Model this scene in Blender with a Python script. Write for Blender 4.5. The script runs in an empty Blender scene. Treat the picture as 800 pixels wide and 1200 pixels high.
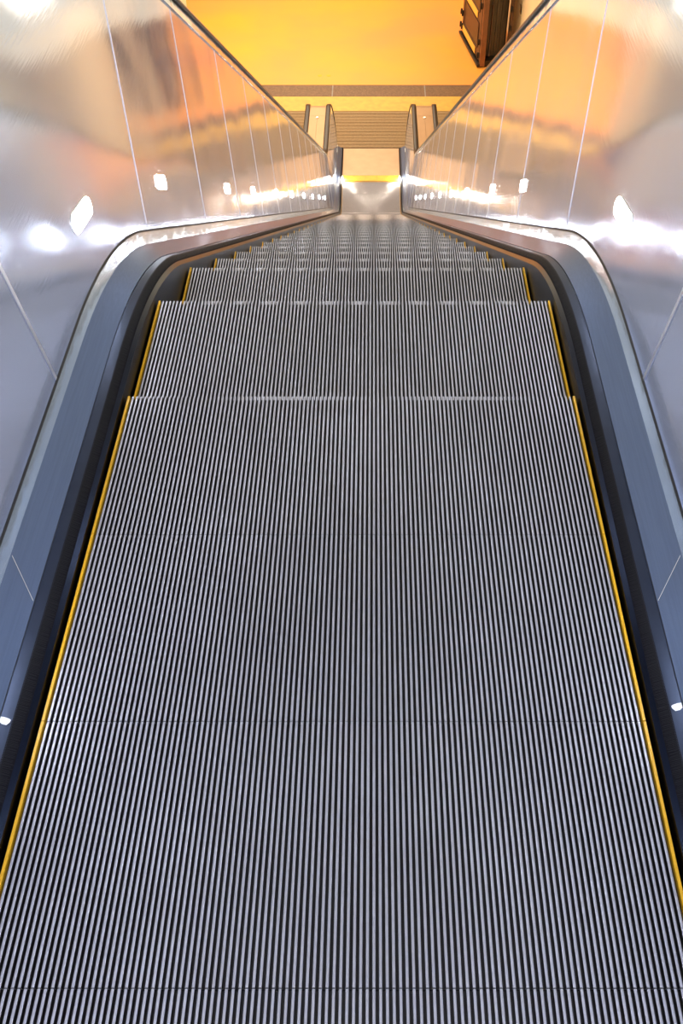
import bpy, bmesh, math, random
from math import sin, cos, tan, radians as R, pi, sqrt
from mathutils import Vector

random.seed(7)
S = bpy.context.scene
COL = S.collection

# ------------------------------------------------------------------ camera
cam_d = bpy.data.cameras.new('camera'); cam = bpy.data.objects.new('camera', cam_d); COL.objects.link(cam)
cam.location = (0.05, 0.0, 1.35)
cam.rotation_euler = (R(90 - 48.9), 0, 0)
cam_d.sensor_fit = 'VERTICAL'; cam_d.sensor_height = 24.0
cam_d.lens = 24.0 * 1060 / 1200
cam_d.shift_x = -38 / 1200
cam_d.clip_start = 0.02; cam_d.clip_end = 200
S.camera = cam

# ------------------------------------------------------------------ world, exposure
w = bpy.data.worlds.new('world'); S.world = w; w.use_nodes = True
w.node_tree.nodes['Background'].inputs[0].default_value = (0.62, 0.70, 1.0, 1)
w.node_tree.nodes['Background'].inputs[1].default_value = 0.10
S.view_settings.view_transform = 'Standard'; S.view_settings.look = 'None'
S.view_settings.gamma = 1.0; S.view_settings.use_curve_mapping = False
S.view_settings.exposure = 0.0

# ------------------------------------------------------------------ lights (all sit in the rooms, some without a fitting)
def area(name, loc, rot, sx, sy, power, col):
    d = bpy.data.lights.new(name, 'AREA'); d.shape = 'RECTANGLE'; d.size = sx; d.size_y = sy
    d.energy = power; d.color = col
    o = bpy.data.objects.new(name, d); COL.objects.link(o); o.location = loc; o.rotation_euler = rot
    return o
ZL = -6.75                     # floor of the lower hall
COOL = (0.84, 0.88, 1.0); WARM = (1.0, 0.84, 0.62)
area('cool_light', (0, -0.9, 2.75), (0, 0, 0), 3.0, 2.2, 78, COOL)
area('tunnel_fill', (0, 6.4, 0.05), (-R(29.5), 0, 0), 5.6, 8.4, 100, (1.0, 0.88, 0.60))  # added fill for walls, steps and panel reflections, no fitting of its own
area('warm_light', (0, 14.6, ZL + 4.75), (0, 0, 0), 2.2, 1.2, 90, (1.0, 0.68, 0.38))  # added lamp, warms the flat steps at the foot
area('warm_light', (-1.8, 18.6, ZL + 4.7), (0, 0, 0), 5.0, 4.0, 290, WARM)
area('warm_light', (-1.5, 23.6, ZL + 4.7), (0, 0, 0), 6.0, 5.0, 330, WARM)

# ------------------------------------------------------------------ materials
def mat(name, col, rough=0.5, metal=0.0, noise=0.0, nscale=8.0, bump=0.0, bscale=20.0, stretch=None, col2=None, rvar=0.0,
        emit=None, estr=0.0, spec=None, coat=0.0):
    m = bpy.data.materials.new(name); m.use_nodes = True
    nt = m.node_tree; b = nt.nodes['Principled BSDF']
    b.inputs['Base Color'].default_value = (*col, 1); b.inputs['Roughness'].default_value = rough
    b.inputs['Metallic'].default_value = metal
    if spec is not None: b.inputs['Specular IOR Level'].default_value = spec
    if coat: b.inputs['Coat Weight'].default_value = coat
    if emit: b.inputs['Emission Color'].default_value = (*emit, 1); b.inputs['Emission Strength'].default_value = estr
    if noise or bump or rvar or col2:
        tc = nt.nodes.new('ShaderNodeTexCoord'); mp = nt.nodes.new('ShaderNodeMapping')
        nt.links.new(tc.outputs['Object'], mp.inputs[0])
        if stretch: mp.inputs['Scale'].default_value = stretch
        n = nt.nodes.new('ShaderNodeTexNoise'); n.inputs['Scale'].default_value = nscale; n.inputs['Detail'].default_value = 5
        nt.links.new(mp.outputs[0], n.inputs[0])
        if noise or col2:
            r = nt.nodes.new('ShaderNodeValToRGB')
            c2 = col2 if col2 else tuple(max(0, c * (1 - noise)) for c in col)
            r.color_ramp.elements[0].position = 0.32; r.color_ramp.elements[1].position = 0.68
            r.color_ramp.elements[0].color = (*c2, 1); r.color_ramp.elements[1].color = (*col, 1)
            nt.links.new(n.outputs[0], r.inputs[0]); nt.links.new(r.outputs[0], b.inputs['Base Color'])
        if rvar:
            q = nt.nodes.new('ShaderNodeMapRange'); q.inputs[3].default_value = max(0.02, rough - rvar); q.inputs[4].default_value = rough + rvar
            q.inputs[1].default_value = 0.3; q.inputs[2].default_value = 0.7
            nt.links.new(n.outputs[0], q.inputs[0]); nt.links.new(q.outputs[0], b.inputs['Roughness'])
        if bump:
            n2 = nt.nodes.new('ShaderNodeTexNoise'); n2.inputs['Scale'].default_value = bscale; n2.inputs['Detail'].default_value = 2
            nt.links.new(tc.outputs['Object'], n2.inputs[0])
            bp = nt.nodes.new('ShaderNodeBump'); bp.inputs['Strength'].default_value = bump; bp.inputs['Distance'].default_value = 0.02
            nt.links.new(n2.outputs[0], bp.inputs['Height']); nt.links.new(bp.outputs[0], b.inputs['Normal'])
    return m

def steel_panel_mat():
    """slightly wavy polished sheet steel with fine scratches"""
    m = mat('panel_steel', (0.72, 0.79, 1.0), 0.14, 0.74)
    nt = m.node_tree; b = nt.nodes['Principled BSDF']; L = nt.links.new
    tc = nt.nodes.new('ShaderNodeTexCoord')
    n1 = nt.nodes.new('ShaderNodeTexNoise'); n1.inputs['Scale'].default_value = 1.6; n1.inputs['Detail'].default_value = 1
    L(tc.outputs['Object'], n1.inputs[0])
    b1 = nt.nodes.new('ShaderNodeBump'); b1.inputs['Strength'].default_value = 0.25; b1.inputs['Distance'].default_value = 0.03
    L(n1.outputs[0], b1.inputs['Height'])
    mp = nt.nodes.new('ShaderNodeMapping'); mp.inputs['Scale'].default_value = (60, 3, 60); mp.inputs['Rotation'].default_value = (0.5, 0, 0)
    L(tc.outputs['Object'], mp.inputs[0])
    n2 = nt.nodes.new('ShaderNodeTexNoise'); n2.inputs['Scale'].default_value = 3; n2.inputs['Detail'].default_value = 6
    L(mp.outputs[0], n2.inputs[0])
    b2 = nt.nodes.new('ShaderNodeBump'); b2.inputs['Strength'].default_value = 0.06; b2.inputs['Distance'].default_value = 0.002
    L(n2.outputs[0], b2.inputs['Height']); L(b1.outputs[0], b2.inputs['Normal']); L(b2.outputs[0], b.inputs['Normal'])
    n3 = nt.nodes.new('ShaderNodeTexNoise'); n3.inputs['Scale'].default_value = 5; n3.inputs['Detail'].default_value = 6
    L(tc.outputs['Object'], n3.inputs[0])
    q = nt.nodes.new('ShaderNodeMapRange'); q.inputs[1].default_value = .3; q.inputs[2].default_value = .7
    q.inputs[3].default_value = .08; q.inputs[4].default_value = .15
    L(n3.outputs[0], q.inputs[0]); L(q.outputs[0], b.inputs['Roughness'])
    return m

M = {
 'panel': steel_panel_mat(),
 'ledge': mat('polished_ledge', (0.84, 0.93, 0.98), 0.14, 0.8, bump=0.15, bscale=9),
 'deck': mat('brushed_deck', (0.10, 0.145, 0.27), 0.36, 0.55, noise=0.12, nscale=6, stretch=(40, 1, 40), bump=0.02, bscale=200),
 'holder': mat('brush_holder', (0.045, 0.058, 0.10), 0.45, 0.8, noise=0.2, nscale=10),
 'bristle': mat('bristle', (0.010, 0.010, 0.014), 0.6, spec=0.15),
 'brushbase': mat('brush_base', (0.006, 0.006, 0.010), 0.8, spec=0.1),
 'skirt': mat('skirt_steel', (0.012, 0.016, 0.030), 0.30, 1.0, noise=0.2),
 'joint': mat('joint_bright', (0.84, 0.84, 0.90), 0.38, 1.0),
 'gap': mat('shadow_gap', (0.01, 0.01, 0.012), 0.6),
 'belt': mat('black_rubber', (0.014, 0.010, 0.009), 0.32, 0.0, noise=0.3, spec=0.35),
 'decktop': mat('deck_top_steel', (0.46, 0.31, 0.18), 0.45, 0.6, noise=0.08, nscale=3),
 'cleat': mat('cleat_aluminium', (0.50, 0.50, 0.57), 0.42, 0.5, noise=0.1, nscale=9),
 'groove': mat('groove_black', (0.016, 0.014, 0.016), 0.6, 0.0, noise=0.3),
 'yellow': mat('yellow_plastic', (0.85, 0.46, 0.02), 0.40, 0.0, noise=0.15, nscale=12),
 'lens': mat('lamp_lens', (1, 1, 1), 0.3, emit=(0.86, 0.92, 1.0), estr=75),
 'comblens': mat('comb_lamp_lens', (1, 1, 1), 0.3, emit=(1.0, 0.88, 0.66), estr=520),
 'tube': mat('tube_light', (1, 1, 1), 0.3, emit=(0.78, 0.86, 1.0), estr=26),
 'slopetube': mat('slope_tube_light', (1, 1, 1), 0.3, emit=(1.0, 0.86, 0.62), estr=9),
 'warmtube': mat('warm_light_panel', (1, 1, 1), 0.3, emit=(1.0, 0.74, 0.44), estr=3),
 'plate': mat('landing_plate', (0.50, 0.36, 0.24), 0.45, 0.7, noise=0.1, nscale=5),
 'mat_': mat('entrance_mat', (0.33, 0.235, 0.125), 0.75, 0.0, col2=(0.22, 0.155, 0.085), nscale=22, stretch=(1, 6, 1), bump=0.2, bscale=90),
 'stone': mat('terrazzo_light_pools', (0.90, 0.43, 0.045), 0.42, 0.0, col2=(0.90, 0.34, 0.10), nscale=0.45, bump=0.02, bscale=60),  # peach patches paint pools of lamp light into the floor colour
 'palestone': mat('pale_stone', (0.72, 0.46, 0.09), 0.45, 0.0, col2=(0.62, 0.37, 0.08), nscale=9),
 'granite': mat('dark_granite', (0.22, 0.13, 0.07), 0.5, 0.0, col2=(0.11, 0.065, 0.035), nscale=34),
 'cream': mat('cream_wall', (0.90, 0.78, 0.52), 0.6, 0.0, noise=0.06, nscale=2),
 'whitewall': mat('white_wall', (0.80, 0.82, 0.88), 0.6, 0.0, noise=0.05, nscale=2),
 'tunnelwall': mat('tunnel_wall_cream', (0.92, 0.82, 0.56), 0.55, 0.0, noise=0.05, nscale=2),
 'ceil': mat('ceiling_paint', (0.62, 0.64, 0.70), 0.7),
 'ironframe': mat('bronze_frame', (0.13, 0.070, 0.040), 0.45, 0.4, noise=0.25, nscale=14),
 'copper': mat('copper_post', (0.27, 0.13, 0.07), 0.4, 0.5, noise=0.2, nscale=6),
 'ironpanel': mat('dark_panel', (0.028, 0.018, 0.012), 0.35, 0.1, noise=0.3),
 'iron': mat('black_iron', (0.025, 0.018, 0.014), 0.45, 0.3, noise=0.3),
 'slat': mat('dark_slat', (0.11, 0.085, 0.055), 0.4, 0.2, noise=0.4, nscale=6, stretch=(6, 6, 0.6)),
 'glint': mat('yellow_glint_mat', (0.95, 0.60, 0.12), 0.45, 0.3),  # yellow reflections on the kiosk leaf, painted as solid bars
 'patch': mat('patch_white', (0.90, 0.92, 1.0), 0.6),
 'chrome': mat('chrome', (0.85, 0.83, 0.80), 0.15, 1.0),
 'concrete': mat('concrete', (0.35, 0.34, 0.33), 0.8, 0, noise=0.2),
}

# ------------------------------------------------------------------ helpers
def mesh_obj(name, verts, faces, m, parent=None, smooth=False, kind=None):
    me = bpy.data.meshes.new(name); me.from_pydata([tuple(v) for v in verts], [], faces)
    me.materials.append(m); me.update()
    bm = bmesh.new(); bm.from_mesh(me); bmesh.ops.recalc_face_normals(bm, faces=bm.faces); bm.to_mesh(me); bm.free()
    if smooth:
        me.polygons.foreach_set('use_smooth', [True] * len(me.polygons))
    o = bpy.data.objects.new(name, me); COL.objects.link(o)
    if parent: o.parent = parent
    if kind: o['kind'] = kind
    return o

class MB:
    def __init__(s): s.v = []; s.f = []
    def box(s, x0, x1, y0, y1, z0, z1):
        n = len(s.v)
        s.v += [(x0,y0,z0),(x1,y0,z0),(x1,y1,z0),(x0,y1,z0),(x0,y0,z1),(x1,y0,z1),(x1,y1,z1),(x0,y1,z1)]
        s.f += [tuple(n+i for i in q) for q in ((0,3,2,1),(4,5,6,7),(0,1,5,4),(1,2,6,5),(2,3,7,6),(3,0,4,7))]
        return s
    def add(s, v, f):
        n = len(s.v); s.v += [tuple(p) for p in v]; s.f += [tuple(n+i for i in q) for q in f]; return s
    def build(s, name, m, parent=None, smooth=False, kind=None, bevel=0):
        o = mesh_obj(name, s.v, s.f, m, parent, smooth, kind)
        if bevel:
            b = o.modifiers.new('bevel', 'BEVEL'); b.width = bevel; b.segments = 2; b.limit_method = 'ANGLE'
        return o

def thing(name, label, cat, loc=(0, 0, 0), group=None):
    o = bpy.data.objects.new(name, None); COL.objects.link(o); o.location = loc; o.empty_display_size = 0.1
    o['label'] = label; o['category'] = cat
    if group: o['group'] = group
    return o

def lathe(cx, cy, z0, prof, n=20):
    v = []; f = []
    for (r, z) in prof:
        for i in range(n):
            a = 2*pi*i/n; v.append((cx + r*cos(a), cy + r*sin(a), z0 + z))
    for j in range(len(prof)-1):
        for i in range(n):
            k = (i+1) % n; f.append((j*n+i, j*n+k, (j+1)*n+k, (j+1)*n+i))
    f.append(tuple(range(n))); f.append(tuple((len(prof)-1)*n + i for i in range(n)))
    return v, f

# ------------------------------------------------------------------ the running path of the escalator (Y, Z, slope angle)
A = R(30); YS = -1.3; YK = 1.97; YL = YK - ZL / tan(A); YE = 15.55
R1 = 1.25; R2 = 1.7
T1 = R1 * tan(A/2); T2 = R2 * tan(A/2)
l0 = (YK - T1) - YS; l1 = R1 * A; L_inc = (YL - YK) / cos(A) - T1 - T2; l3 = R2 * A; l4 = YE - (YL + T2)
SK1 = l0; SK2 = l0 + l1; SK3 = SK2 + L_inc; SK4 = SK3 + l3; SEND = SK4 + l4
def path(s):
    if s <= SK1: return (YS + s, 0.0, 0.0)
    if s <= SK2:
        a = (s - SK1) / R1; return (YK - T1 + R1*sin(a), -R1*(1-cos(a)), a)
    y2 = YK + T1*cos(A); z2 = -T1*sin(A)
    if s <= SK3:
        d = s - SK2; return (y2 + d*cos(A), z2 - d*sin(A), A)
    if s <= SK4:
        a = A - (s - SK3) / R2
        return (YL + T2 - R2*sin(a), ZL + R2*(1-cos(a)), a)
    return (YL + T2 + (s - SK4), ZL, 0.0)
def P(s, H):
    y, z, a = path(s); return (y + H*sin(a), z + H*cos(a))
def zpath(y):
    lo, hi = -5.0, SEND + 5
    for _ in range(40):
        m_ = (lo+hi)/2
        if path(m_)[0] < y: lo = m_
        else: hi = m_
    return path(lo)[1]
def srange(s0, s1):
    out = [s0]
    for (a, b, n) in ((SK1, SK2, 16), (SK3, SK4, 14)):
        for i in range(n+1):
            q = a + (b-a)*i/n
            if s0 + 1e-4 < q < s1 - 1e-4: out.append(q)
    out.append(s1); out.sort()
    res = [out[0]]
    for q in out[1:]:
        n = max(1, int((q - res[-1]) / 0.5)); p0 = res[-1]
        for i in range(1, n+1): res.append(p0 + (q-p0)*i/n)
    return res

XC = 0.915                    # middle of the deck between this escalator and the next
def mapx(side, far):
    return (lambda hw: side * (2*XC - hw)) if far else (lambda hw: side * hw)

def sweep(name, prof, s0, s1, m, parent, fx, closed=False, thick=0.0, smooth=True, kind=None):
    """carry an open or closed (hw,H) profile along the path"""
    if thick and not closed:
        # give the sheet a back: offset outward/down
        back = []
        for i, (h, H) in enumerate(prof):
            a = prof[max(0, i-1)]; b = prof[min(len(prof)-1, i+1)]
            dx, dy = b[0]-a[0], b[1]-a[1]; l = sqrt(dx*dx+dy*dy)
            back.append((h + dy/l*thick, H - dx/l*thick))
        prof = prof + back[::-1]; closed = True
    ss = srange(s0, s1); n = len(prof); v = []; f = []
    for s in ss:
        for (hw, H) in prof:
            y, z = P(s, H); v.append((fx(hw), y, z))
    for j in range(len(ss)-1):
        for i in range(n if closed else n-1):
            k = (i+1) % n; f.append((j*n+i, j*n+k, (j+1)*n+k, (j+1)*n+i))
    if closed: f.append(tuple(range(n))); f.append(tuple((len(ss)-1)*n+i for i in range(n)))
    o = mesh_obj(name, v, f, m, parent, smooth, kind)
    if smooth:
        e = o.modifiers.new('edges', 'EDGE_SPLIT'); e.split_angle = R(28)
    return o

# ================================================================== SETTING
def struct(mb, name, m):
    o = mb.build(name, m); o['kind'] = 'structure'; return o

WX = 3.0
struct(MB().box(-WX, WX, -5.0, -1.9, -0.2, 0.0), 'floor_upper', M['concrete'])
# sloped slabs carrying the neighbouring lanes, and the soffit below our steps
def slope_slab(name, x0, x1, h, t, m, y0=-1.9, y1=15.9):
    pts = [(y0, 0), (YK, 0), (YL, ZL), (y1, ZL)]
    v = []; f = []
    for (y, z) in pts:
        v += [(x0, y, z+h), (x1, y, z+h), (x0, y, z+h-t), (x1, y, z+h-t)]
    for i in range(3):
        a = 4*i; b = a+4
        f += [(a, a+1, b+1, b), (a+2, b+2, b+3, a+3), (a, b, b+2, a+2), (a+1, a+3, b+3, b+1)]
    f += [(0, 2, 3, 1), (12, 13, 15, 14)]
    o = mesh_obj(name, v, f, m); o['kind'] = 'structure'; return o
slope_slab('trim_1', -WX, -1.33, -0.32, 0.1, M['concrete'])
slope_slab('trim_2', 1.33, WX, -0.32, 0.1, M['concrete'])
slope_slab('trim_3', -0.66, 0.66, -0.62, 0.1, M['concrete'])

# lower hall floor
struct(MB().box(-7, WX, 15.9, 17.36, ZL-0.2, ZL-0.012), 'trim_4', M['concrete'])
fl = struct(MB().box(-7, WX, 18.52, 32, ZL-0.2, ZL), 'floor', M['stone'])
struct(MB().box(-7, WX, 17.38, 18.0, ZL-0.2, ZL), 'floor_1', M['palestone'])
# walls / ceilings
def tunnel_wall(name, x0, x1):
    pts_b = [(-5, -0.2), (1.9, -0.2), (13.7, ZL-0.2), (15.9, ZL-0.2)]
    top = [(-5, 2.9), (2.0, 2.9), (10.2, -1.75), (15.9, -1.75)]
    v = []; f = []
    for (a, b) in zip(pts_b, top):
        v += [(x0, a[0], a[1]), (x1, a[0], a[1]), (x1, b[0], b[1]), (x0, b[0], b[1])]
    for i in range(3):
        a = 4*i; b = a+4
        for k in range(4): f.append((a+k, a+(k+1) % 4, b+(k+1) % 4, b+k))
    f += [(0, 1, 2, 3), (12, 13, 14, 15)]
    o = mesh_obj(name, v, f, M['tunnelwall']); o['kind'] = 'structure'
tunnel_wall('wall_left', -WX-0.2, -WX); tunnel_wall('wall_right', WX, WX+0.2)
struct(MB().box(-7.2, -7.0, 15.9, 32, ZL-0.2, ZL+5.2), 'wall_left_hall', M['cream'])
struct(MB().box(-7.2, -WX-0.2, 15.7, 15.9, ZL-0.2, ZL+5.2), 'wall_front_hall', M['cream'])
struct(MB().box(WX, WX+0.2, 15.9, 32, ZL-0.2, ZL+5.2), 'wall_right_hall', M['cream'])
struct(MB().box(-7.2, WX+0.2, 32, 32.2, ZL-0.2, ZL+5.2), 'wall_back_hall', M['cream'])
struct(MB().box(-WX-0.2, WX+0.2, -5.2, -5.0, -0.2, 3.1), 'wall_back', M['whitewall'])
struct(MB().box(-WX-0.2, WX+0.2, -5.2, 2.0, 2.9, 3.1), 'ceiling', M['ceil'])
cv = []
for (y, z) in ((2.0, 2.9), (10.2, -1.75), (10.2, -1.55), (2.0, 3.1)):
    cv += [(-WX-0.2, y, z), (WX+0.2, y, z)]
o = mesh_obj('ceiling_slope', cv, [(0,1,3,2),(2,3,5,4),(4,5,7,6),(6,7,1,0),(0,2,4,6),(1,7,5,3)], M['ceil']); o['kind'] = 'structure'
struct(MB().box(-7.2, WX+0.2, 10.2, 32.2, -1.75, -1.55), 'ceiling_hall', M['ceil'])

# dark granite band across the hall floor: separate slabs
x = -7.0
gparent = struct(MB().box(-7, WX, 18.0, 18.52, ZL-0.2, ZL-0.01), 'floor_2', M['concrete'])
edges = [-7.0]
xx = -0.78
while xx > -7: edges.append(xx); xx -= 1.85
edges = sorted(edges) + [1.07, 2.92, WX]
for a, b in zip(edges, edges[1:]):
    MB().box(a+0.012, b-0.012, 18.01, 18.51, ZL-0.012, ZL+0.001).build('granite_slab', M['granite'], gparent)
# entrance mat in front of the escalators: strips across
mats = thing('entrance_mat', 'wide brown ribbed mat lying just past the lower end of the escalator', 'mat', (0, 15.92, ZL))
base = MB().box(-4.4, 2.95, 0.0, 1.44, -0.012, 0.0).build('mat_base', M['mat_'], mats)
for i in range(12):
    y0 = i*0.12 + 0.006
    MB().box(-4.4, 2.95, y0, y0+0.106, 0.0, 0.004 + 0.0015*(i % 3)).build('mat_strip', M['mat_'], mats)
for px, lab in ((-1.06, 'round yellow floor stud on the orange floor, left one of the pair'), (-0.88, 'round yellow floor stud on the orange floor, right one of the pair')):
    v, f = lathe(0, 0, 0, [(0.045, 0), (0.045, 0.004), (0.03, 0.008)], 16)
    o = mesh_obj('floor_stud', v, f, M['yellow']); o.location = (px, 18.95, ZL); o['label'] = lab; o['category'] = 'stud'; o['group'] = 'yellow floor studs'

# ================================================================== ESCALATOR STEPS
esc = thing('escalator_steps', 'long run of ribbed metal escalator steps with yellow side edges between the steel balustrades', 'escalator')
NR = 110; PIT = 1.0 / NR; DEP = 0.4; W2 = 0.5
def cleat_mesh():
    v = []; f = []
    y0, y1 = 0.0008, DEP - 0.0008
    for i in range(1, NR-1):
        x = -W2 + (i+0.5)*PIT
        # cross-section rounded crown
        cs = [(-0.0024, -0.011), (-0.0021, -0.0009), (-0.0012, 0), (0.0012, 0), (0.0021, -0.0009), (0.0024, -0.011)]
        n = len(v)
        for (dx, dz) in cs: v.append((x+dx, y0, dz))
        for (dx, dz) in cs: v.append((x+dx, y1, dz))
        for k in range(5): f.append((n+k, n+k+1, n+6+k+1, n+6+k))
        f.append(tuple(n+k for k in range(6)))
        # riser continuation down the front
        n2 = len(v)
        for (dx, dz) in cs: v.append((x+dx, y1 - 0.011 - dz*0, dz*0 - 0.23) if abs(dz) > 0.005 else (x+dx, y1 - 0.002, -0.23))
        for k in range(5): f.append((n+6+k, n+6+k+1, n2+k+1, n2+k))
    return v, f
cv_, cf_ = cleat_mesh()
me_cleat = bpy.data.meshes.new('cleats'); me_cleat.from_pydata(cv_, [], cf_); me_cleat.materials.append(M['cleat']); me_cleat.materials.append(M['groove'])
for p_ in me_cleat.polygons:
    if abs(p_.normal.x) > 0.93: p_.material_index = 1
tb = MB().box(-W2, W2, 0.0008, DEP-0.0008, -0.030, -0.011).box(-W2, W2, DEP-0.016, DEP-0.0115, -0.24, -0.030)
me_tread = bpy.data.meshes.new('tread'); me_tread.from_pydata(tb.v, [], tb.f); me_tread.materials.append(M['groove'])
def yel(sg):
    q = MB(); a, b = sorted((sg*(W2-0.0070), sg*(W2-0.0025)))
    q.box(a, b, 0.0008, DEP-0.0008, -0.011, 0.0015).box(a, b, DEP-0.013, DEP-0.0008, -0.23, -0.011)
    me = bpy.data.meshes.new('yellow_edge'); me.from_pydata(q.v, [], q.f); me.materials.append(M['yellow']); return me
me_yl, me_yr = yel(-1), yel(1)
Y0S = -0.48
k = 0
while True:
    y = Y0S + DEP*k
    if y + DEP > 15.02: break
    z = zpath(y + DEP)
    def lk(name, me, parent, loc=(0, 0, 0)):
        o = bpy.data.objects.new(name, me); COL.objects.link(o); o.parent = parent; o.location = loc; return o
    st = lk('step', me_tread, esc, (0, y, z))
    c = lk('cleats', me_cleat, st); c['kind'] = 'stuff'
    a = lk('yellow_edge', me_yl, st); b = lk('yellow_edge', me_yr, st)
    k += 1
YCOMB = Y0S + DEP*k

def landing(name, label, y_edge, y_far, z, mouth):
    """floor plate with yellow toothed comb at the step side"""
    t = thing(name, label, 'landing plate', (0, y_edge, z))
    d = 1 if y_far > y_edge else -1
    L = abs(y_far - y_edge)
    def bx(x0, x1, a, b, z0, z1):
        a2, b2 = sorted((d*a, d*b)); return MB().box(x0, x1, a2, b2, z0, z1)
    bx(-0.5015, 0.5015, 0.26, L, -0.03, 0.006).build('floor_plate', M['plate'], t)
    nseg = 5; w = 1.0/nseg
    for i in range(nseg):
        q = bx(-0.5 + i*w + .001, -0.5 + (i+1)*w - .001, 0.0, 0.185, -0.004, 0.010)
        for j in range(int(NR/nseg)):
            x = -0.5 + i*w + j*PIT
            b_ = bx(x - 0.0015, x + 0.0015, -0.03, 0.0, -0.006, 0.004); q.add(b_.v, b_.f)
        q.build('comb_segment', M['yellow'], t)
    bx(-0.5015, 0.5015, 0.187, 0.258, -0.02, 0.010).build('comb_carrier', M['plate'], t)
    return t
lp = landing('landing_plate', 'smooth metal floor plate with bright yellow comb at the foot of the escalator', YCOMB + 0.002, 15.88, ZL, 1)
landing('landing_plate', 'metal floor plate with yellow comb at the top of the escalator, below the viewer', Y0S - 0.002, -1.88, 0.0, -1)

# ================================================================== BALUSTRADES
PB = (0.613, 0.1085)          # foot of the leaning panel
LEAN = 0.12
PT = (PB[0] + LEAN*(0.862 - PB[1]), 0.862)
RN = 0.415; HN = 0.93 - RN   # newel radius
def hwp(H): return PB[0] + LEAN*(H - PB[1])

def s_of_t(t): return SK2 - T1 + (t - 2.38) + 0  # distance t from camera along slope -> path length
LEFT_SPOTS = [3.07, 4.45, 5.4, 6.67, 7.94, 9.3, 10.6, 11.9, 13.2]
RIGHT_SPOTS = [3.73, 4.7, 6.0, 7.2, 8.4, 9.6, 10.8, 12.0, 13.2]

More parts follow.
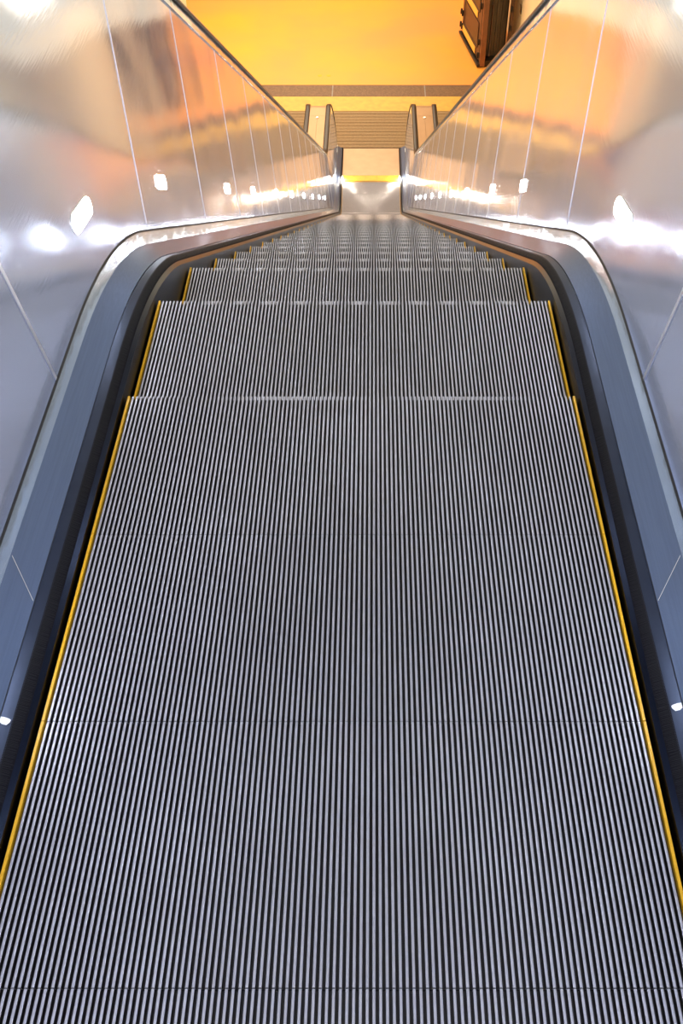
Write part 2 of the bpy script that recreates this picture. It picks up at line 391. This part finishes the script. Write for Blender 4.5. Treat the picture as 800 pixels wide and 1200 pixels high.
def balustrade(side, word, spots):
    t = thing('balustrade', 'leaning polished steel escalator balustrade with black handrails on the %s of the steps' % word, 'balustrade', group='balustrades')
    for far in (False, True):
        fx = mapx(side, far)
        sweep('skirt_panel', [(0.503, -0.30), (0.503, 0.0), (0.5045, 0.015), (0.512, 0.0245)], 0.0 if not far else 0.0, SEND + .3, M['skirt'], t, fx, thick=0.003)
        sweep('brush_holder', [(0.527, 0.0375), (0.5305, 0.0385), (0.549, 0.0395), (0.551, 0.0375)], 0.0, SEND+.3, M['holder'], t, fx, thick=-0.0) 
        sweep('brush_base', [(0.512, 0.0245), (0.527, 0.0375)], 0.0, SEND+.3, M['brushbase'], t, fx)
        dk = sweep('inner_deck', [(0.551, 0.0405), (0.600, 0.0675), (0.6046, 0.0705)], 0.0, SEND+.3, M['deck'], t, fx, thick=0.003)
        sweep('ledge', [(0.6046, 0.0705), (0.6052, 0.074), (0.6105, 0.1035)], 0.0, SEND+.3, M['ledge'], t, fx, thick=0.003)
        sweep('shadow_gap', [(0.6103, 0.1037), (0.6128, 0.1075), (0.6135, 0.112)], 0.0, SEND, M['gap'], t, fx)
        # leaning sheets, each its own part, with bright joint strips
        joints = [0.0, 0.55, 1.65, 1.45 - YS]
        s = SK2 + 0.06; joints.append(s)
        while s + 1.0 < SK4 + 0.4:
            s += 0.98; joints.append(s)
        joints.append(SEND)
        for a, b in zip(joints, joints[1:]):
            prof = [(hwp(H), H) for H in (PB[1], 0.30, 0.5, 0.7, PT[1])]
            sweep('panel', prof, a + .0015, b - .0015, M['panel'], t, fx, thick=0.002)
        for s in joints[1:-1]:
            prof = [(hwp(H) - 0.0015, H) for H in (PB[1]+.002, 0.3, 0.5, 0.7, PT[1]-.002)]
            hw = 0.005 if abs(s - joints[3]) < 1e-6 else 0.0018
            sweep('joint_strip', prof, s - hw, s + hw, M['joint'], t, fx, thick=0.001)
        for s in (0.963 - YS, 5.2, 8.9, 12.6):
            v = []
            for (hw_, H_, ds_) in ((0.552, 0.0424, -.03), (0.602, 0.0697, .05)):
                for e_ in (-.0008, .0008):
                    y_, z_ = P(s + ds_ + e_, H_); v.append((fx(hw_), y_, z_))
            mesh_obj('joint_strip', v, [(0, 1, 3, 2)], M['joint'], dk)
        # rim above the panel and the handrail guide
        sweep('rim', [(PT[0], PT[1]), (PT[0] - .006, PT[1] + .003), (PT[0] - .004, PT[1] + .010), (PT[0] + .003, 0.900), (PT[0] + 0.02, 0.903)], 0.0, SEND, M['ledge'], t, fx, thick=0.003)
        # handrail: one closed belt running over both newels
        hc = 0.738; hb = 0.902
        prof = [(-0.030, 0.0), (-0.040, 0.006), (-0.0415, 0.014), (-0.037, 0.023), (-0.026, 0.029), (0, 0.031), (0.026, 0.029), (0.037, 0.023), (0.0415, 0.014), (0.040, 0.006), (0.030, 0.0)]
        v = []; f = []; n = len(prof)
        frames = []
        nn = 20
        for i in range(nn, 0, -1):      # upper newel (half circle behind)
            a = pi*i/nn; frames.append(('U', a))
        for s_ in srange(0.0, SEND): frames.append(('P', s_))
        for i in range(1, nn+1): frames.append(('L', pi*i/nn))
        hcH = hb - RN + 0.0
        for kind, q in frames:
            for (dx, dh) in prof:
                if kind == 'P': y_, z_ = P(q, hb + dh)
                elif kind == 'U': rr = RN + dh; y_, z_ = YS - rr*sin(q), hcH + rr*cos(q)
                else: rr = RN + dh; y_, z_ = YE + rr*sin(q), ZL + hcH + rr*cos(q)
                lean = 0.0 if kind == 'P' else -LEAN*RN*(1-cos(q))*0.9
                v.append((fx(hc + dx + lean), y_, z_))
        for j in range(len(frames)-1):
            for i in range(n):
                k_ = (i+1) % n; f.append((j*n+i, j*n+k_, (j+1)*n+k_, (j+1)*n+i))
        f.append(tuple(range(n))); f.append(tuple((len(frames)-1)*n+i for i in range(n)))
        mesh_obj('handrail', v, f, M['belt'], t, True)
        # newel side sheets (half discs in the leaning plane), both ends
        for (yc, zc, d) in ((YE, ZL, 1), (YS, 0.0, -1)):
            rim_r = RN - 0.004; pts = []
            ns = 18
            for i in range(ns+1):
                a = pi*i/ns; H = hcH + rim_r*cos(a); pts.append((yc + d*rim_r*sin(a), H))
            low = PB[1] if PB[1] > hcH - rim_r else hcH - rim_r
            pts.append((yc + d*0.33, 0.0)); pts.append((yc, 0.0))
            vv = []
            for off in (0, 0.002):
                for (y_, H) in pts: vv.append((fx(hwp(H) + off), y_, zc + H))
            n_ = len(pts)
            ff = [tuple(range(n_)), tuple(range(n_, 2*n_))[::-1]] + [(i, (i+1) % n_, n_+(i+1) % n_, n_+i) for i in range(n_)]
            mesh_obj('newel_panel', vv, ff, M['panel'], t)
        # brush: a fringe of bristles
        bv = []; bf = []
        s = 0.15
        while s < SEND:
            near = 0.6 < s < 4.6
            st_ = 0.0022 if near else 0.008; wd = 0.0009 if near else 0.0032
            l_ = random.uniform(0.80, 1.0); sk = random.uniform(-.0012, .0012)
            n_ = len(bv)
            for (ds, hw, H) in ((-wd, 0.5285, 0.0350), (wd, 0.5285, 0.0350), (wd*.5+sk, 0.5285-0.0175*l_, 0.0350-0.0125*l_), (-wd*.5+sk, 0.5285-0.0175*l_, 0.0350-0.0125*l_)):
                y_, z_ = P(s+ds, H + 0.005); bv.append((fx(hw), y_, z_))
            bf.append((n_, n_+1, n_+2, n_+3)); s += st_
            if far: s += 0.03
        mesh_obj('brush', bv, bf, M['bristle'], t, kind='stuff')
    # deck between the two handrails, one sheet with a centre seam
    fx = lambda q: side*q
    a0, a1 = 0.755, 2*XC - 0.755
    mid = XC
    for (u0, u1) in ((a0, mid - .0015), (mid + .0015, a1)):
        sweep('deck_sheet', [(u0, 0.905), (u1, 0.905)], 0.0, SEND - .30, M['decktop'], t, fx, thick=0.003, smooth=False)
    sweep('deck_sheet', [(a0, 0.906), (a1, 0.906)], SEND - .297, SEND, M['decktop'], t, fx, thick=0.003, smooth=False)
    v, f = lathe(side*mid, YE - 0.36, ZL + 0.905, [(0.026, 0), (0.026, .006), (0.018, .010), (0.008, .010)], 18)
    mesh_obj('key_switch', v, f, M['chrome'], t)
    for (yc, zc, d) in ((YE, ZL, 1), (YS, 0.0, -1)):   # rounded newel caps
        v = []; f = []; ns = 18
        for i in range(ns+1):
            a = pi*i/ns; H = 0.903 - RN + RN*cos(a)
            for hw in (a0 - LEAN*RN*(1-cos(a)), 2*XC - a0 + LEAN*RN*(1-cos(a))): v.append((side*hw, yc + d*RN*sin(a), zc + H))
        for i in range(ns): f.append((2*i, 2*i+1, 2*i+3, 2*i+2))
        mesh_obj('newel_cap', v, f, M['decktop'], t, True)
    MB().box(min(side*.62, side*1.21), max(side*.62, side*1.21), YE, YE+0.33, ZL, ZL+0.10).build('newel_foot', M['decktop'], t)
    # recessed lamps in the inner sheet
    fx = mapx(side, False)
    def spot(s, ln=0.13, ht=0.045, H0=0.245, m=M['lens']):
        for (g, off, nm, mm) in ((1.18, -0.0015, 'lamp_ring', M['chrome']), (1.0, -0.003, 'lamp_lens', m)):
            v = []; nseg = 24
            for i in range(nseg):
                a = 2*pi*i/nseg
                cx_ = (ln-ht)/2*(1 if cos(a) > 0 else -1)
                ds = cx_ + ht*g/2*cos(a); H = H0 + ht*g/2*sin(a)
                y_, z_ = P(s+ds, H); v.append((fx(hwp(H)+off), y_, z_))
            for i in range(nseg):
                a = 2*pi*i/nseg
                cx_ = (ln-ht)/2*(1 if cos(a) > 0 else -1)
                ds = cx_ + ht*g/2*cos(a); H = H0 + ht*g/2*sin(a)
                y_, z_ = P(s+ds, H); v.append((fx(hwp(H)+.004), y_, z_))
            f = [tuple(range(nseg)), tuple(range(nseg, 2*nseg))[::-1]] + [(i, (i+1) % nseg, nseg+(i+1) % nseg, nseg+i) for i in range(nseg)]
            if nm == 'lamp_ring': ring = mesh_obj(nm, v, f, mm, t)
            else: mesh_obj(nm, v, f, mm, ring)
    spot(0.85 - YS); spot(1.86 - YS)
    for tt in spots: spot(s_of_t(tt))
    spot(SK4 + 0.3, 0.07)
    # comb lamps low in the skirt at the foot
    q = MB(); xa, xb = sorted((side*0.5025, side*0.498)); q.box(xa, xb, YCOMB - 0.05, YCOMB + 0.07, ZL + 0.016, ZL + 0.05)
    q.build('comb_lamp', M['comblens'], t)
    # small white patch lying on the brush holder
    yy = 0.70 if side < 0 else 0.725
    c_ = (yy - YS)
    pts = [(0.5315, -.003), (0.536, -.008), (0.544, -.006), (0.5485, -.002), (0.5485, .007), (0.542, .006), (0.534, .003), (0.531, .001)]
    vv = []
    for off in (0.0008, 0.0002):
        for (hw, ds) in pts:
            y_, z_ = P(c_+ds, 0.0395 + off); vv.append((fx(hw), y_, z_))
    n_ = len(pts)
    mesh_obj('white_patch', vv, [tuple(range(n_)), tuple(range(n_, 2*n_))[::-1]] + [(i, (i+1) % n_, n_+(i+1) % n_, n_+i) for i in range(n_)], M['patch'], t)
    return t
bl = balustrade(-1, 'left', LEFT_SPOTS)
br = balustrade(1, 'right', RIGHT_SPOTS)
br['label'] = 'leaning polished steel escalator balustrade right of the steps, on the side of the kiosk'

# ================================================================== KIOSK on the hall floor
kr = thing('kiosk', 'tall dark bronze framed kiosk with slatted front standing on the orange floor by the wall', 'kiosk', (2.24, 19.32, ZL))
kr.rotation_euler = (0, 0, R(8.5))
KW, KD, KH = 0.62, 1.75, 2.25     # local x to the right, y away
MB().box(-.004, .105, -.004, .06, .02, KH).build('post', M['copper'], kr, bevel=.006)
for (x0, y0) in ((KW-.07, 0), (0, KD-.07), (KW-.07, KD-.07)):
    MB().box(x0, x0+.07, y0, y0+.07, 0.02, KH).build('post', M['ironframe'], kr, bevel=.006)
MB().box(.015, KW-.015, .015, KD-.015, 0.0, 0.10).build('plinth', M['iron'], kr)
MB().box(-.03, KW+.03, -.03, KD+.03, KH, KH+0.08).build('roof', M['iron'], kr, bevel=.01)
MB().box(.05, KW-.03, .30, KD-.05, .10, KH).build('body', M['iron'], kr)
# left side: framed leaf with dark panes and painted yellow reflection bars
dr = MB().box(-.004, .030, .10, KD-.09, .11, KH-.05).build('door', M['ironframe'], kr)
for (za, zb, ga, gb) in ((.30, .76, .12, .25), (.98, 1.44, .82, .95), (1.66, 2.10, 1.50, 1.63)):
    MB().box(-.012, -.004, .30, KD-.22, za, zb).build('pane', M['ironpanel'], dr)
    MB().box(-.024, -.012, .42, KD-.14, ga, gb).build('yellow_glint', M['glint'], dr, bevel=.003)
    q = MB()
    q.box(-.022, -.012, .275, KD-.195, zb-.004, zb+.014).box(-.022, -.012, .275, KD-.195, za-.014, za+.004)
    q.box(-.022, -.012, .275, .30, za, zb).box(-.022, -.012, KD-.22, KD-.195, za, zb)
    q.build('moulding', M['ironframe'], dr)
for y0 in (.10, KD-.12, KD+.0):
    for z0 in (.16, .42, 1.1, 1.9):
        v, f = lathe(-.035, y0, z0, [(.022, 0), (.024, .01), (.024, .09), (.015, .11)], 10)
        mesh_obj('hinge', v, f, M['iron'], kr)
q = MB().box(-.06, .0, -.02, KD+.03, .02, .07); q.build('foot_rail', M['iron'], kr, bevel=.008)
# front: recess with upright slats and two rods with knobs
for i in range(9):
    x0 = .075 + i*.053
    MB().box(x0, x0+.046, .26 - .012*(i % 2), .30, .12, KH-.05).build('slat', M['slat'], kr)
for x0 in (.13, .215):
    v, f = lathe(x0, .14, .16, [(.022, 0), (.030, .03), (.022, .06), (.011, .07), (.011, .9), (.024, .93), (.024, .98), (.011, 1.0), (.011, 1.8), (.02, 1.84)], 12)
    mesh_obj('rod', v, f, M['ironframe'], kr, True)
MB().box(.07, KW-.07, .02, .30, .10, .125).build('sill', M['iron'], kr)
for z0 in (.35, .7, 1.05, 1.4, 1.75):
    v, f = lathe(KW-.055, -.02, z0, [(.02, 0), (.028, .03), (.02, .10)], 10); mesh_obj('hinge', v, f, M['iron'], kr)
# small dark switch plate on the cream wall
o = MB().box(WX-.02, WX, 19.42, 19.56, ZL+1.0, ZL+1.14).build('wall_socket', M['ironpanel'], None, bevel=.004)
o['label'] = 'small square dark wall box on the cream wall right of the kiosk'; o['category'] = 'wall box'

# ================================================================== LAMPS on the ceilings (seen only in reflections)
def ceiling_lamp(loc, sx, sy, ang, m, label):
    t = thing('ceiling_lamp', label, 'lamp', loc, group='ceiling lamps')
    t.rotation_euler = (ang, 0, 0)
    MB().box(-sx/2-.02, sx/2+.02, -sy/2-.02, sy/2+.02, 0.0, 0.06).build('housing', M['decktop'], t)
    MB().box(-sx/2, sx/2, -sy/2, sy/2, -0.012, 0.0).build('diffuser', m, t)
for sx_ in (-1, 1):
    for yy in (-3.2, -1.4, 0.4):
        ceiling_lamp((sx_*2.55, yy, 2.84), .16, 1.3, 0, M['tube'], 'white tube lamp on the flat ceiling, %s row, %s' % (('left', 'right')[sx_ > 0], {-3.2: 'far behind the viewer', -1.4: 'just behind the viewer', 0.4: 'above the upper steps'}[yy]))
    for i in range(5):
        d = .9 + i*1.75
        ang = math.atan2(4.65, 8.2)
        ceiling_lamp((sx_*1.9, 2.0 + d*cos(ang), 2.84 - d*sin(ang)), .16, 1.3, -ang, M['slopetube'], 'warm tube lamp on the sloping ceiling, %s row, %s' % (('left', 'right')[sx_ > 0], ('topmost', 'second from the top', 'middle one', 'second from the bottom', 'lowest')[i]))
for (x, y) in ((0, 14.6), (-1.8, 18.6), (-1.5, 23.6), (-5, 27)):  # the panel over the escalator foot is an added, unseen lamp
    ceiling_lamp((x, y, -1.81), 2.4, 1.2, 0, M['warmtube'], 'warm lamp panel on the hall ceiling, %s' % {14.6: 'unseen, added above the foot of the escalator', 18.6: 'first one beyond the escalator', 23.6: 'middle one', 27: 'farthest from the escalator'}[y])
